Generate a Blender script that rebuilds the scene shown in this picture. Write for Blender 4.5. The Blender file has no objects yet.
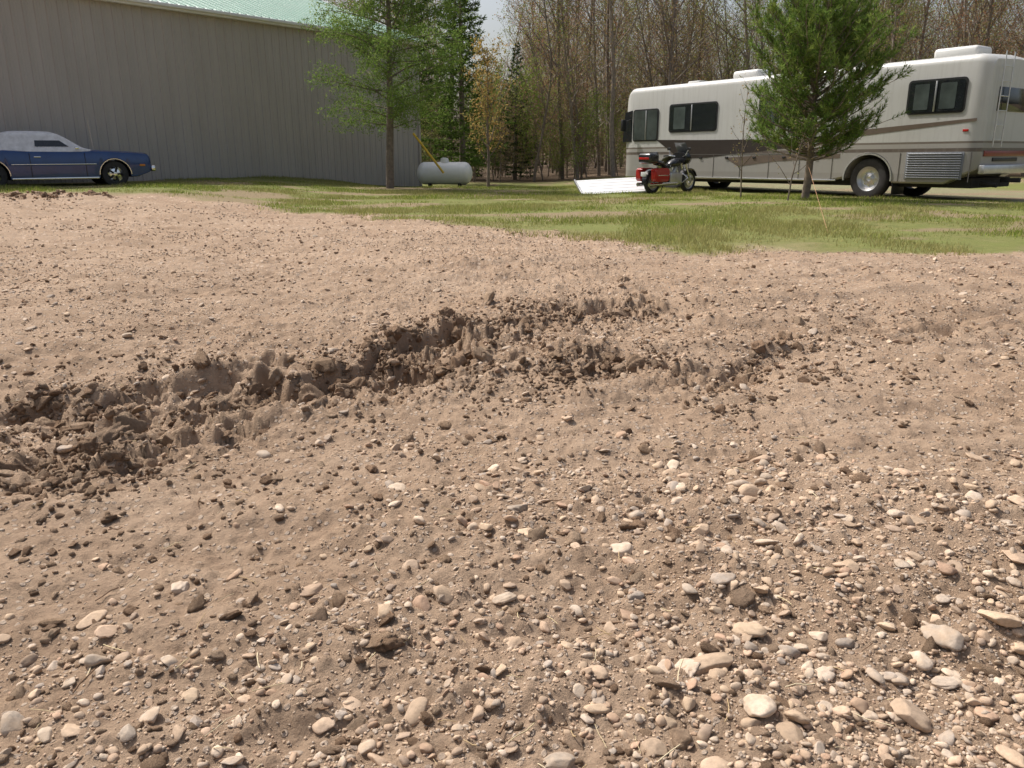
import bpy, bmesh, math, random, numpy as np
from mathutils import Vector, Matrix, Euler
rng=np.random.default_rng(11); random.seed(11)
scene=bpy.context.scene
scene.view_settings.view_transform='Standard'
scene.view_settings.look='None'
scene.view_settings.exposure=0

# ------------------------------------------------------------------ noise
def hsh(ix,iy,seed):
    n=(ix.astype(np.int64)*374761393+iy.astype(np.int64)*668265263+seed*974711)&0xffffffff
    n=((n^(n>>13))*1274126177)&0xffffffff
    n=n^(n>>16)
    return (n&0xffff)/65535.0
def vn(x,y,seed=0):
    xi=np.floor(x);yi=np.floor(y);u=x-xi;v=y-yi
    xi=xi.astype(np.int64);yi=yi.astype(np.int64)
    u=u*u*u*(u*(u*6-15)+10);v=v*v*v*(v*(v*6-15)+10)
    a=hsh(xi,yi,seed);b=hsh(xi+1,yi,seed);c=hsh(xi,yi+1,seed);d=hsh(xi+1,yi+1,seed)
    return 2*((a*(1-u)+b*u)*(1-v)+(c*(1-u)+d*u)*v)-1
def fbm(x,y,oct=4,seed=0,gain=.5):
    s=0;a=1
    for i in range(oct):
        s=s+a*vn(x,y,seed+i*17); a*=gain
        x,y=(x*1.62-y*1.18)+13.1,(x*1.18+y*1.62)+7.7
    return s
def domes(x,y,cell,seed,rmin=.15,rmax=.5):
    X=x/cell;Y=y/cell;xi=np.floor(X).astype(np.int64);yi=np.floor(Y).astype(np.int64)
    best=np.zeros_like(X)
    for dx in(-1,0,1):
        for dy in(-1,0,1):
            cx=xi+dx;cy=yi+dy
            px=cx+hsh(cx,cy,seed);py=cy+hsh(cx,cy,seed+5)
            r=rmin+(rmax-rmin)*hsh(cx,cy,seed+9)**2
            d2=(X-px)**2+(Y-py)**2
            best=np.maximum(best,np.sqrt(np.maximum(r*r-d2,0)))
    return best*cell
def plates(x,y,cell,seed):
    X=x/cell+.35*vn(x*2/cell,y*2/cell,seed+3);Y=y/cell+.35*vn(x*2/cell,y*2/cell,seed+4)
    xi=np.floor(X).astype(np.int64);yi=np.floor(Y).astype(np.int64)
    f1=np.full_like(X,9.);f2=np.full_like(X,9.);val=np.zeros_like(X)
    for dx in(-1,0,1):
        for dy in(-1,0,1):
            cx=xi+dx;cy=yi+dy
            px=cx+hsh(cx,cy,seed);py=cy+hsh(cx,cy,seed+5)
            d=np.hypot(X-px,Y-py);tx=(hsh(cx,cy,seed+11)-.5);ty=(hsh(cx,cy,seed+12)-.5)
            h=hsh(cx,cy,seed+9)-.5+1.1*(tx*(X-px)+ty*(Y-py))
            m=d<f1;f2=np.where(m,f1,np.minimum(f2,d));val=np.where(m,h,val);f1=np.where(m,d,f1)
    return val,f2-f1
def sm(t):
    t=np.clip(t,0,1);return t*t*(3-2*t)

# ------------------------------------------------------------------ terrain
GBX=np.array([-60,-14,-9,-7,-4.3,-1.1,1.2,2.4,6.4,60]);GBY=np.array([18.2,18.2,18.0,18.4,16.3,14.,11.15,10.1,9.9,10.])
RA=[(-2.75,3.55,0),(-2.4,3.8,.5),(-2.1,3.98,.9),(-1.7,4.1,1),(-1.32,4.40,.9),(-.95,4.5,.5),(-.62,5.1,1),(-.25,5.6,.7),(-.1,5.9,.45),(.4,6.5,.85),(.95,6.45,.7),(1.4,6.5,0)]
RB=[(-1.0,4.0,0),(-.6,4.25,.7),(.0,4.55,.9),(.35,4.6,.6),(.7,4.25,1),(1.2,4.4,.5),(1.6,4.8,.3),(2.0,5.2,0)]
RC=[(-2.4,3.0,0),(-2.0,3.2,.9),(-1.6,3.4,.9),(-1.1,3.75,.6),(-.6,4.0,0)]
RD=[(1.5,5.6,0),(2.3,5.75,.7),(3.4,5.6,.6),(4.6,5.9,0)]
RE=[(-11.4,16.2,.8),(-9.6,16.5,.9),(-8.3,16.9,.2)]
def rut(x,y,path):
    bd=np.full_like(x,1e9);bs=np.zeros_like(x);bw=np.zeros_like(x)
    for (x0,y0,w0),(x1,y1,w1) in zip(path[:-1],path[1:]):
        dx,dy=x1-x0,y1-y0;L2=dx*dx+dy*dy
        t=np.clip(((x-x0)*dx+(y-y0)*dy)/L2,0,1)
        ex=x-(x0+t*dx);ey=y-(y0+t*dy);d=np.hypot(ex,ey)
        side=np.sign(dx*ey-dy*ex)
        m=d<bd;bd=np.where(m,d,bd);bs=np.where(m,side*d,bs);bw=np.where(m,w0+t*(w1-w0),bw)
    return bs,bw
def rutprof(s,w,depth,near):
    p=np.where(s<0,-depth*sm((s+near)/near),-depth*(1-sm(s/.20))+.022*np.exp(-((s-.28)/.16)**2))
    return p*w
def macro(x,y):
    z=.30*sm((-x-3.5)/6)*sm((y-7)/9)
    z=z+.16*np.exp(-((x-6.5)/6)**2-((y-16.5)/4)**2)
    z=z-.28*sm((y-27)/5)*sm((x+9)/5)*sm((6-x)/5)
    z=z+5*sm((y-60)/90)
    return z
def dirtmask(x,y):
    g=np.interp(x,GBX,GBY)+.6*fbm(x*.9,y*.9,4,5)
    return sm((g-y)/.9+.5)
def wobf(x,y):return .24*fbm(x*1.7,y*1.7,2,91)+.15*vn(x*5.0,y*5.0,92)+.07*vn(x*13,y*13,93)
def zonef(x,y,wob):
    z=0
    for path,off,sg,k in((RA,.20,.44,1.),(RB,.10,.34,1.),(RC,.12,.32,1.),(RD,.1,.2,.5),(RE,0,.4,.8)):
        s,w=rut(x,y,path);z=np.maximum(z,k*np.clip(w*1.3,0,1)*np.exp(-((s+.5*wob+off)/sg)**2))
    return z*np.clip(.8+.55*fbm(x*1.9,y*1.9,2,88),.15,1.2)
def height(x,y,fine=True):
    z=macro(x,y)
    dm=dirtmask(x,y)*sm((y+12)/6)
    wob=wobf(x,y)
    d=.05*fbm(x*.55,y*.9,3,1)
    d=d+.028*fbm(x*1.2+3,y*4.4,3,21)
    dep_mod=np.clip(.9+.8*fbm(x*1.4,y*1.4,2,66),.2,1.35)
    for path,dep,near in((RA,.21,.95),(RB,.14,.65),(RC,.11,.45),(RD,.05,.3)):
        s,w=rut(x,y,path)
        d=d+rutprof(s+wob,w*dep_mod,dep,near)
    if fine:
        rough=.8+.55*vn(x*.9,y*.9,77)
        zone=zonef(x,y,wob)
        d=d+(.018*rough+.034*zone)*fbm(x*6,y*6.5,3,31)
        d=d+(.007*rough+.018*zone)*fbm(x*27,y*27,2,41)
        v,c=plates(x,y,.19,71);d=d+zone*(.10*v-.03*(1-sm(c/.16)))
        v,c=plates(x,y,.075,73);d=d+(zone*.045+.006*rough)*v
        d=d+.35*domes(x,y,.085,51)*(.5+.6*zone)
        d=d+.45*domes(x,y,.036,61)
    return z+d*dm
def zat(x,y):
    return float(height(np.array([float(x)]),np.array([float(y)]))[0])

def axis_pts(segs):
    out=[0.0]
    while out[-1]<segs[-1][0]:
        a=out[-1]
        for lim,base,fac in segs:
            if a<lim: out.append(a+max(base,fac*a));break
    return np.array(out)
px=axis_pts([(1.0,.0085,0),(3.2,.0085,.0085),(12,.0085,.011),(420,.1,.05)])
xs=np.concatenate([-px[:0:-1],px])
ya=[.9]
while ya[-1]<420:
    a=ya[-1]; ya.append(a+(.0044*a if a<9 else .010*a if a<30 else .05*a))
yb=-np.array([60,40,28,20,14,10,7,5,3.5,2.4,1.6,1,.5,.2,0])
ys=np.concatenate([yb,np.linspace(.06,.88,28),np.array(ya)])
X,Y=np.meshgrid(xs,ys)
nx,ny=len(xs),len(ys)
Xf=X.ravel();Yf=Y.ravel()
near=(np.abs(Xf)<13)&(Yf>.3)&(Yf<19.5)
Z=height(Xf,Yf,False)
Z[near]=height(Xf[near],Yf[near],True)

def mk_mesh(name,V,F,mats,smooth=True,mi=None,col=None,extra=None):
    me=bpy.data.meshes.new(name)
    V=np.asarray(V,dtype=np.float32);nv=len(V)
    if isinstance(F,np.ndarray): groups=[F]
    else: groups=[np.asarray(f) for f in F if len(f)]
    me.vertices.add(nv);me.vertices.foreach_set('co',V.ravel())
    loops=np.concatenate([g.ravel() for g in groups]).astype(np.int32)
    tot=np.concatenate([np.full(len(g),g.shape[1]) for g in groups]).astype(np.int32)
    st=np.concatenate([[0],np.cumsum(tot)[:-1]]).astype(np.int32)
    me.loops.add(len(loops));me.loops.foreach_set('vertex_index',loops)
    me.polygons.add(len(tot));me.polygons.foreach_set('loop_start',st)
    me.polygons.foreach_set('loop_total',tot)
    me.polygons.foreach_set('use_smooth',np.full(len(tot),smooth))
    for m in mats: me.materials.append(m)
    if mi is not None: me.polygons.foreach_set('material_index',np.asarray(mi,dtype=np.int32))
    for nm,c in (('Col',col),('Col2',extra)):
        if c is not None:
            a=me.attributes.new(nm,'FLOAT_COLOR','POINT')
            c=np.asarray(c,dtype=np.float32)
            if c.shape[1]==3:c=np.concatenate([c,np.ones((len(c),1),np.float32)],1)
            a.data.foreach_set('color',c.ravel())
    me.update(calc_edges=True)
    me.validate()
    return me
def link(name,me,parent=None):
    o=bpy.data.objects.new(name,me);scene.collection.objects.link(o)
    if parent:o.parent=parent
    return o
def empty(name,loc=(0,0,0),rotz=0,rot=None):
    o=bpy.data.objects.new(name,None);scene.collection.objects.link(o)
    o.location=loc;o.rotation_euler=rot if rot else (0,0,rotz);o.empty_display_size=.3
    return o

# ------------------------------------------------------------------ materials
def newmat(name):
    m=bpy.data.materials.new(name);m.use_nodes=True
    nt=m.node_tree;b=nt.nodes['Principled BSDF'];return m,nt,b
def mix(nt,f,a,b,mode='MIX'):
    n=nt.nodes.new('ShaderNodeMix');n.data_type='RGBA';n.blend_type=mode
    if isinstance(f,(int,float)):n.inputs[0].default_value=f
    else:nt.links.new(f,n.inputs[0])
    for i,s in((6,a),(7,b)):
        if isinstance(s,tuple):n.inputs[i].default_value=(*s,1)
        else:nt.links.new(s,n.inputs[i])
    return n.outputs[2]
def ramp(nt,src,a,b):
    n=nt.nodes.new('ShaderNodeMapRange');n.inputs['From Min'].default_value=a;n.inputs['From Max'].default_value=b
    nt.links.new(src,n.inputs['Value']);return n.outputs[0]
def noise(nt,scale,detail=4,rough=.6,vec=None):
    n=nt.nodes.new('ShaderNodeTexNoise');n.inputs['Scale'].default_value=scale;n.inputs['Detail'].default_value=detail
    n.inputs['Roughness'].default_value=rough
    if vec is None:
        t=nt.nodes.new('ShaderNodeTexCoord');vec=t.outputs['Object']
    nt.links.new(vec,n.inputs['Vector']);return n.outputs['Fac']
def bump(nt,b,src,strength,dist):
    n=nt.nodes.new('ShaderNodeBump');n.inputs['Strength'].default_value=strength;n.inputs['Distance'].default_value=dist
    nt.links.new(src,n.inputs['Height']);nt.links.new(n.outputs[0],b.inputs['Normal']);return n
def simple(name,c,rough=.6,metal=0,var=.15,scale=6,coat=0,bmp=0):
    m,nt,b=newmat(name)
    f=ramp(nt,noise(nt,scale,5),.3,.7)
    d=tuple(x*(1-var) for x in c);l=tuple(min(1,x*(1+var)) for x in c)
    nt.links.new(mix(nt,f,d,l),b.inputs['Base Color'])
    b.inputs['Roughness'].default_value=rough;b.inputs['Metallic'].default_value=metal
    if coat:b.inputs['Coat Weight'].default_value=coat
    if bmp:bump(nt,b,noise(nt,scale*8,4),bmp,.01)
    return m
def leafmat(name,tint=(1,1,1),trans=.35):
    m=bpy.data.materials.new(name);m.use_nodes=True;nt=m.node_tree
    nt.nodes.clear();out=nt.nodes.new('ShaderNodeOutputMaterial')
    a=nt.nodes.new('ShaderNodeAttribute');a.attribute_name='Col'
    d=nt.nodes.new('ShaderNodeBsdfDiffuse');nt.links.new(a.outputs['Color'],d.inputs['Color'])
    if trans<=0:
        nt.links.new(d.outputs[0],out.inputs[0]);return m
    t=nt.nodes.new('ShaderNodeBsdfTranslucent');nt.links.new(a.outputs['Color'],t.inputs['Color'])
    x=nt.nodes.new('ShaderNodeMixShader');x.inputs[0].default_value=trans
    nt.links.new(d.outputs[0],x.inputs[1]);nt.links.new(t.outputs[0],x.inputs[2]);nt.links.new(x.outputs[0],out.inputs[0])
    return m
def stonemat(name,r=.9):
    m,nt,b=newmat(name)
    a=nt.nodes.new('ShaderNodeAttribute');a.attribute_name='Col'
    f=ramp(nt,noise(nt,70,5,.7),.3,.7)
    c=mix(nt,f,(.76,.74,.72),(1.15,1.12,1.08))
    c2=mix(nt,1.0,a.outputs['Color'],c,'MULTIPLY')
    g=ramp(nt,noise(nt,22,4),.42,.65)
    ml=nt.nodes.new('ShaderNodeMath');ml.operation='MULTIPLY';ml.inputs[1].default_value=.6
    nt.links.new(g,ml.inputs[0])
    c3=mix(nt,ml.outputs[0],c2,(.45,.325,.22))
    nt.links.new(c3,b.inputs['Base Color']);b.inputs['Roughness'].default_value=r
    b.inputs['Specular IOR Level'].default_value=.2
    bump(nt,b,noise(nt,160,4,.7),.4,.004)
    return m

# ground material
gm,nt,b=newmat('ground_soil_and_turf')
at=nt.nodes.new('ShaderNodeAttribute');at.attribute_name='Col'
sp=nt.nodes.new('ShaderNodeSeparateColor');nt.links.new(at.outputs['Color'],sp.inputs[0])
n1=ramp(nt,noise(nt,.9,5,.6),.35,.65);n2=ramp(nt,noise(nt,7,6,.65),.35,.68);n3=ramp(nt,noise(nt,55,4,.7),.35,.7)
c=mix(nt,n1,(.410,.290,.197),(.495,.365,.260))
c=mix(nt,n2,mix(nt,.45,c,(.26,.175,.117)),c)
c=mix(nt,n3,mix(nt,.35,c,(.20,.13,.088)),c)
tc=nt.nodes.new('ShaderNodeTexCoord')
for scl,th,ca,cb in((42,.62,(.58,.46,.355),(.32,.25,.20)),(17,.70,(.58,.455,.35),(.31,.225,.17))):
    vo=nt.nodes.new('ShaderNodeTexVoronoi');vo.inputs['Scale'].default_value=scl;nt.links.new(tc.outputs['Object'],vo.inputs['Vector'])
    vs=nt.nodes.new('ShaderNodeSeparateColor');nt.links.new(vo.outputs['Color'],vs.inputs[0])
    sel=ramp(nt,vs.outputs[0],th,th+.06);ds=ramp(nt,vo.outputs['Distance'],.42,.3)
    mu=nt.nodes.new('ShaderNodeMath');mu.operation='MULTIPLY';nt.links.new(sel,mu.inputs[0]);nt.links.new(ds,mu.inputs[1])
    if scl==17:
        m2=nt.nodes.new('ShaderNodeMath');m2.operation='MULTIPLY';nt.links.new(mu.outputs[0],m2.inputs[0])
        sy=nt.nodes.new('ShaderNodeSeparateXYZ');nt.links.new(tc.outputs['Object'],sy.inputs[0]);nt.links.new(ramp(nt,sy.outputs[1],6,9),m2.inputs[1]);fac=m2.outputs[0]
    else: fac=mu.outputs[0];mu0=mu
    c=mix(nt,fac,c,mix(nt,vs.outputs[1],ca,cb))
c=mix(nt,sp.outputs[1],c,mix(nt,n2,(.20,.13,.082),(.35,.24,.16)))
gc=mix(nt,n2,(.12,.135,.04),(.25,.22,.09));gc=mix(nt,n1,gc,(.18,.20,.06))
c=mix(nt,sp.outputs[0],c,gc)
fc=mix(nt,n2,(.08,.056,.038),(.17,.12,.075))
c=mix(nt,sp.outputs[2],c,fc)
at2=nt.nodes.new('ShaderNodeAttribute');at2.attribute_name='Col2'
s2=nt.nodes.new('ShaderNodeSeparateColor');nt.links.new(at2.outputs['Color'],s2.inputs[0])
c=mix(nt,s2.outputs[0],c,mix(nt,n3,(.27,.23,.19),(.42,.37,.31)))
c=mix(nt,s2.outputs[1],c,mix(nt,n3,(.20,.14,.09),(.36,.27,.18)))
nt.links.new(c,b.inputs['Base Color']);b.inputs['Roughness'].default_value=.95;b.inputs['Specular IOR Level'].default_value=.15
ad=nt.nodes.new('ShaderNodeMath');ad.operation='MULTIPLY_ADD';nt.links.new(mu0.outputs[0],ad.inputs[0]);ad.inputs[1].default_value=.6
nt.links.new(noise(nt,75,6,.75),ad.inputs[2])
bump(nt,b,ad.outputs[0],.9,.016)

dm=dirtmask(Xf,Yf)*sm((Yf+12)/6)
cA=np.zeros((len(Xf),3),np.float32)
cA[:,0]=1-dm
wob=wobf(Xf,Yf)
zone=np.clip(zonef(Xf,Yf,wob),0,1)
moist=zone*.5
for path,k in((RA,.7),(RB,.6),(RC,.55),(RD,.4),(RE,.9)):
    s,w=rut(Xf,Yf,path);s=s+wob
    moist=np.maximum(moist,k*w*np.exp(-((s-.0)/.17)**2))
moist=np.clip(moist*(.75+.6*fbm(Xf*5,Yf*5,3,15)),0,1)
cA[:,1]=np.clip(moist+.42*sm(fbm(Xf*.7,Yf*2.6,4,19)-.15)*dm,0,1)
forest=sm((Yf-37)/4)
cA[:,2]=forest
lx=(Xf-3.9)*.587+(Yf-28)*(-.81);ly=(Xf-3.9)*.81+(Yf-28)*.587
gr=sm((ly-.3+.9*fbm(Xf*.8,Yf*.8,3,3))/1.2)*sm((9-ly)/2)*sm((lx+4)/2)*sm((60-lx)/3)*.4
cB=np.zeros((len(Xf),3),np.float32);cB[:,0]=gr*(1-forest)
bare=sm((fbm(Xf*.45+40,Yf*1.0,4,333)-.28)/.3)
cB[:,1]=bare*(1-dm)*(1-forest)*.8
idx=np.arange(nx*ny).reshape(ny,nx)
F=np.stack([idx[:-1,:-1],idx[:-1,1:],idx[1:,1:],idx[1:,:-1]],-1).reshape(-1,4)
ground=link('ground',mk_mesh('ground',np.stack([Xf,Yf,Z],1),F,[gm],True,None,cA,cB))

# ------------------------------------------------------------------ stones / clods
def ico(sub):
    bm=bmesh.new();bmesh.ops.create_icosphere(bm,subdivisions=sub,radius=1)
    v=np.array([x.co[:] for x in bm.verts]);f=np.array([[q.index for q in p.verts] for p in bm.faces]);bm.free();return v,f
ICO={1:ico(1),2:ico(2),3:ico(3),4:ico(4)}
def rocks(P,R,sub,flat=(.35,.7),cuts=3,cutlev=.72,rough=.08,tilt=.35,sink=.2,seed=0,freq=2.2):
    r=np.random.default_rng(seed)
    tv,tf=ICO[sub];n=len(P);m=len(tv)
    V=np.repeat(tv[None],n,0).copy()
    for k in range(4):
        w=r.normal(size=(n,1,3))*freq*(1+.7*k);ph=r.uniform(0,6.28,(n,1))
        V*=1+(rough/(1+.5*k))*np.sin((V*w).sum(-1)+ph)[...,None]
    for k in range(cuts):
        p=r.normal(size=(n,1,3));p/=np.linalg.norm(p,axis=-1,keepdims=True)
        lv=r.uniform(cutlev-.18,cutlev+.15,(n,1))
        e=np.maximum((V*p).sum(-1)-lv,0);V-=e[...,None]*p*.95
    sc=np.stack([np.ones(n),r.uniform(.55,.95,n),r.uniform(flat[0],flat[1],n)],1)
    V*=sc[:,None,:]*R[:,None,None]
    a=r.uniform(0,6.28,n);t=r.normal(0,tilt,n);t2=r.normal(0,tilt,n)
    ct,st=np.cos(t)[:,None],np.sin(t)[:,None]
    y=V[...,1]*ct-V[...,2]*st;z=V[...,1]*st+V[...,2]*ct;x=V[...,0]
    ct,st=np.cos(t2)[:,None],np.sin(t2)[:,None]
    x,z=x*ct-z*st,x*st+z*ct
    ca,sa=np.cos(a)[:,None],np.sin(a)[:,None]
    x,y=x*ca-y*sa,x*sa+y*ca
    W=np.stack([x,y,z],-1)
    W+=P[:,None,:];W[...,2]+=(sc[:,2]*R*(1-2*sink))[:,None]
    F=(tf[None]+(np.arange(n)*m)[:,None,None]).reshape(-1,3)
    return W.reshape(-1,3),F,m
PAL=np.array([(.54,.41,.305),(.49,.37,.27),(.46,.385,.315),(.41,.35,.30),(.44,.30,.215),(.53,.44,.36),(.61,.50,.395),(.37,.28,.215),(.52,.38,.28),(.56,.43,.31)])
def scatter(n,y0,y1,seed,margin=1.0,bias=None,pw=1.0):
    r=np.random.default_rng(seed)
    u=r.uniform(0,1,n)**pw
    y=np.exp(np.log(y0)+u*(np.log(y1)-np.log(y0)));x=r.uniform(-1,1,n)*(y*.75+margin)
    k=np.ones(n)
    if bias is not None:k=bias(x,y)
    keep=(r.uniform(0,1,n)<k)&(dirtmask(x,y)>.4)
    return x[keep],y[keep],r
def dens(x,y):
    a=.38+.55*fbm(x*1.1,y*1.9,3,201)
    right=sm((x-.1*y+.1)/.8)*sm((3.7-y)/1.4)*.75
    band=.35*np.exp(-((y-1.9+.1*x)/.4)**2)
    for p in (RA,RC):
        s,w=rut(x,y,p);a=a-.3*w*np.exp(-((s+.1)/.3)**2)
    return np.clip(a+right+band*.5,.10,1)
def addrocks(x,y,R,sub,seed,palette=PAL,**k):
    P=np.stack([x,y,height(x,y)],1)
    V,F,m=rocks(P,R,sub,seed=seed,**k)
    r=np.random.default_rng(seed+1)
    c=palette[r.integers(0,len(palette),len(x))]*r.uniform(.75,1.10,(len(x),1))
    return V,F,np.repeat(c,m,0)
def combine(L):
    V=[];F=[];C=[];o=0
    for v,f,c in L:V.append(v);F.append(f+o);C.append(c);o+=len(v)
    return np.concatenate(V),np.concatenate(F),np.concatenate(C)
L=[]
x,y,r=scatter(120000,.95,12,1,1,dens,.9)
R=np.maximum(r.uniform(.0018,.0055,len(x)),y*.0010);L.append(addrocks(x,y,R,1,101,cuts=1,sink=.25))
x,y,r=scatter(40000,.95,17,2,1.2,dens,.9)
R=np.maximum(.0052+.011*r.uniform(0,1,len(x))**2.4,y*.0013);L.append(addrocks(x,y,R,2,102,cuts=3,cutlev=.68,sink=.3,flat=(.3,.62)))
x,y,r=scatter(8000,4.2,17.5,22,1.5,lambda a,b_:np.clip(.45+.7*fbm(a*.5,b_*1.1,3,71),.08,1),.8)
R=.010+.018*r.uniform(0,1,len(x))**2;L.append(addrocks(x,y,R,2,122,cuts=3,cutlev=.68,sink=.32,flat=(.3,.6)))
x,y,r=scatter(6000,.95,15,3,1.5,dens,.88)
R=.013+.018*r.uniform(0,1,len(x))**2;L.append(addrocks(x,y,R,3,103,cuts=4,cutlev=.68,sink=.34,flat=(.28,.55)))
x,y,r=scatter(360,1.3,14,4,1.5,dens,.85)
R=r.uniform(.028,.045,len(x));L.append(addrocks(x,y,R,3,104,cuts=4,cutlev=.68,sink=.38,flat=(.25,.5)))
big=[(1.11,1.75,.056),(1.27,1.80,.060),(.093,1.34,.042),(-.37,1.53,.030),(.48,1.64,.062),(.9,1.49,.05),(-.57,1.97,.038),(.02,2.45,.045),(-1.13,1.85,.04),(.62,1.8,.045),
     (.62,2.35,.038),(-.30,2.1,.034),(.0,1.75,.036),(.34,2.2,.04),(.98,2.05,.036),(1.3,2.3,.045),(.55,1.48,.045),(.75,1.62,.03),(-1.05,1.78,.03),(.85,2.6,.04),(.05,2.3,.045),(-.42,2.65,.04),(1.9,3.0,.045),(1.5,2.8,.04),(1.05,1.36,.04),(-.75,1.55,.026),(-.95,1.42,.024),(.30,1.38,.03),(.7,1.95,.035),
     (-.95,2.0,.034),(-.02,1.95,.034),(.2,1.6,.03),(1.5,2.1,.045),(.8,1.78,.03),(1.05,1.62,.034)]
big=np.array(big);L.append(addrocks(big[:,0],big[:,1],big[:,2],4,105,cuts=4,sink=.36,flat=(.28,.45),tilt=.2,rough=.07,cutlev=.72,palette=PAL[[0,1,5,2,6,8,9]]))
V,F,C=combine(L)
link('field_stones',mk_mesh('field_stones',V,F,[stonemat('field_stone')],True,None,C))

# soil clods
L=[];SOIL=np.array([(.41,.29,.197),(.37,.255,.172),(.47,.34,.24),(.33,.222,.148),(.50,.37,.262)])
def along(path,n,r,sig,offm):
    pts=np.array(path);w=pts[:,2]+.02;i=r.choice(len(pts)-1,n,p=(w[:-1]+w[1:])/(w[:-1]+w[1:]).sum())
    t=r.uniform(0,1,n);p=pts[i,:2]*(1-t)[:,None]+pts[i+1,:2]*t[:,None]
    d=pts[i+1,:2]-pts[i,:2];d/=np.linalg.norm(d,axis=1)[:,None];nn=np.stack([-d[:,1],d[:,0]],1)
    p=p+nn*r.normal(offm,sig,n)[:,None]
    wb=wobf(p[:,0],p[:,1]);p=p-nn*wb[:,None]*.8
    k=r.uniform(0,1,n)<np.clip(.55+.9*fbm(p[:,0]*2.2,p[:,1]*2.2,2,444),.05,1)
    return p[k,0],p[k,1]
r=np.random.default_rng(55)
for path,nb,nm,ns,sc in((RA,270,1700,5200,1.05),(RB,170,1300,4200,.9),(RC,120,620,2000,1.0),(RD,14,260,1200,.6),(RE,60,300,500,1.6)):
    x,y=along(path,nb,r,.17,-.03);L.append(addrocks(x,y,sc*(.026+.060*r.uniform(0,1,len(x))**2.2),4,300+nb,palette=SOIL,cuts=5,cutlev=.60,rough=.17,flat=(.45,.85),tilt=.55,sink=.38,freq=3.6))
    x,y=along(path,nm,r,.25,-.12);L.append(addrocks(x,y,sc*(.011+.024*r.uniform(0,1,len(x))**2),3,400+nb,palette=SOIL,cuts=4,cutlev=.62,rough=.17,flat=(.45,.85),tilt=.6,sink=.32,freq=3.4))
    x,y=along(path,ns,r,.38,-.12);L.append(addrocks(x,y,sc*r.uniform(.005,.013,len(x)),2,500+nb,palette=SOIL,cuts=3,rough=.15,flat=(.6,.9),sink=.25))
x,y,r=scatter(9000,1,15,8,1.2,None,.9);R=np.maximum(.004+.013*r.uniform(0,1,len(x))**3,y*.0012)
L.append(addrocks(x,y,R,2,600,palette=SOIL*1.08,cuts=3,rough=.15,flat=(.35,.7),sink=.35))
x,y,r=scatter(1500,1,16,9,1.2,None,.75);R=.015+.022*r.uniform(0,1,len(x))**2
L.append(addrocks(x,y,R,3,601,palette=SOIL*1.08,cuts=4,cutlev=.65,rough=.15,flat=(.3,.5),sink=.4,freq=3))
V,F,C=combine(L)
def soilmat():
    m,nt,b=newmat('soil_clod')
    a=nt.nodes.new('ShaderNodeAttribute');a.attribute_name='Col'
    f=ramp(nt,noise(nt,60,6,.75),.3,.7);c=mix(nt,1.0,a.outputs['Color'],mix(nt,f,(.66,.63,.61),(1.12,1.1,1.08)),'MULTIPLY')
    nt.links.new(c,b.inputs['Base Color']);b.inputs['Roughness'].default_value=1;b.inputs['Specular IOR Level'].default_value=.1
    bump(nt,b,noise(nt,80,7,.85),1.0,.02);return m
link('soil_clods',mk_mesh('soil_clods',V,F,[soilmat()],True,None,C))

# ------------------------------------------------------------------ mesh builder
class MB:
    def __init__(s):s.v=[];s.f4=[];s.c=[];s.n=0
    def tube(s,pts,rad,sides,col):
        base=s.n;k=len(pts)
        up=Vector((.3,.2,1)).normalized()
        for i,p in enumerate(pts):
            d=(pts[min(i+1,k-1)]-pts[max(i-1,0)])
            if d.length<1e-6:d=Vector((0,0,1))
            d.normalize();a=d.cross(up)
            if a.length<.05:a=d.cross(Vector((1,0,0)))
            a.normalize();b=d.cross(a)
            for j in range(sides):
                t=6.2832*j/sides;q=p+(a*math.cos(t)+b*math.sin(t))*rad[i]
                s.v.append((q.x,q.y,q.z));s.c.append(col)
        for i in range(k-1):
            for j in range(sides):
                a0=base+i*sides+j;a1=base+i*sides+(j+1)%sides
                s.f4.append((a0,a1,a1+sides,a0+sides))
        s.n+=k*sides
    def build(s,name,mats,leaf=None):
        V=np.array(s.v);C=np.array(s.c);F4=np.array(s.f4);mi=[0]*len(F4);F=[F4]
        if leaf is not None:
            lv,lf,lc=leaf;F.append(lf+len(V));V=np.concatenate([V,lv]);C=np.concatenate([C,lc]);mi+= [1]*len(lf)
        return mk_mesh(name,V,F,mats,True,mi,C)
def leaves(A,k,spread,size,pal,seed,asp=.55,dark=None):
    r=np.random.default_rng(seed);A=np.asarray(A)
    A=np.repeat(A,int(k),0);n=len(A)
    P=A+r.normal(0,spread,(n,3))
    d=r.normal(size=(n,3));d/=np.linalg.norm(d,axis=1)[:,None]
    e=np.cross(d,r.normal(size=(n,3)));e/=np.linalg.norm(e,axis=1)[:,None]
    s=size*r.uniform(.6,1.3,(n,1));
    V=np.stack([P-d*s,P+e*s*asp,P+d*s,P-e*s*asp],1).reshape(-1,3)
    F=np.arange(4*n).reshape(-1,4);pal=np.array(pal)
    c=pal[r.integers(0,len(pal),n)]*r.uniform(.7,1.25,(n,1))
    return V,F,np.repeat(c,4,0)
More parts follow.
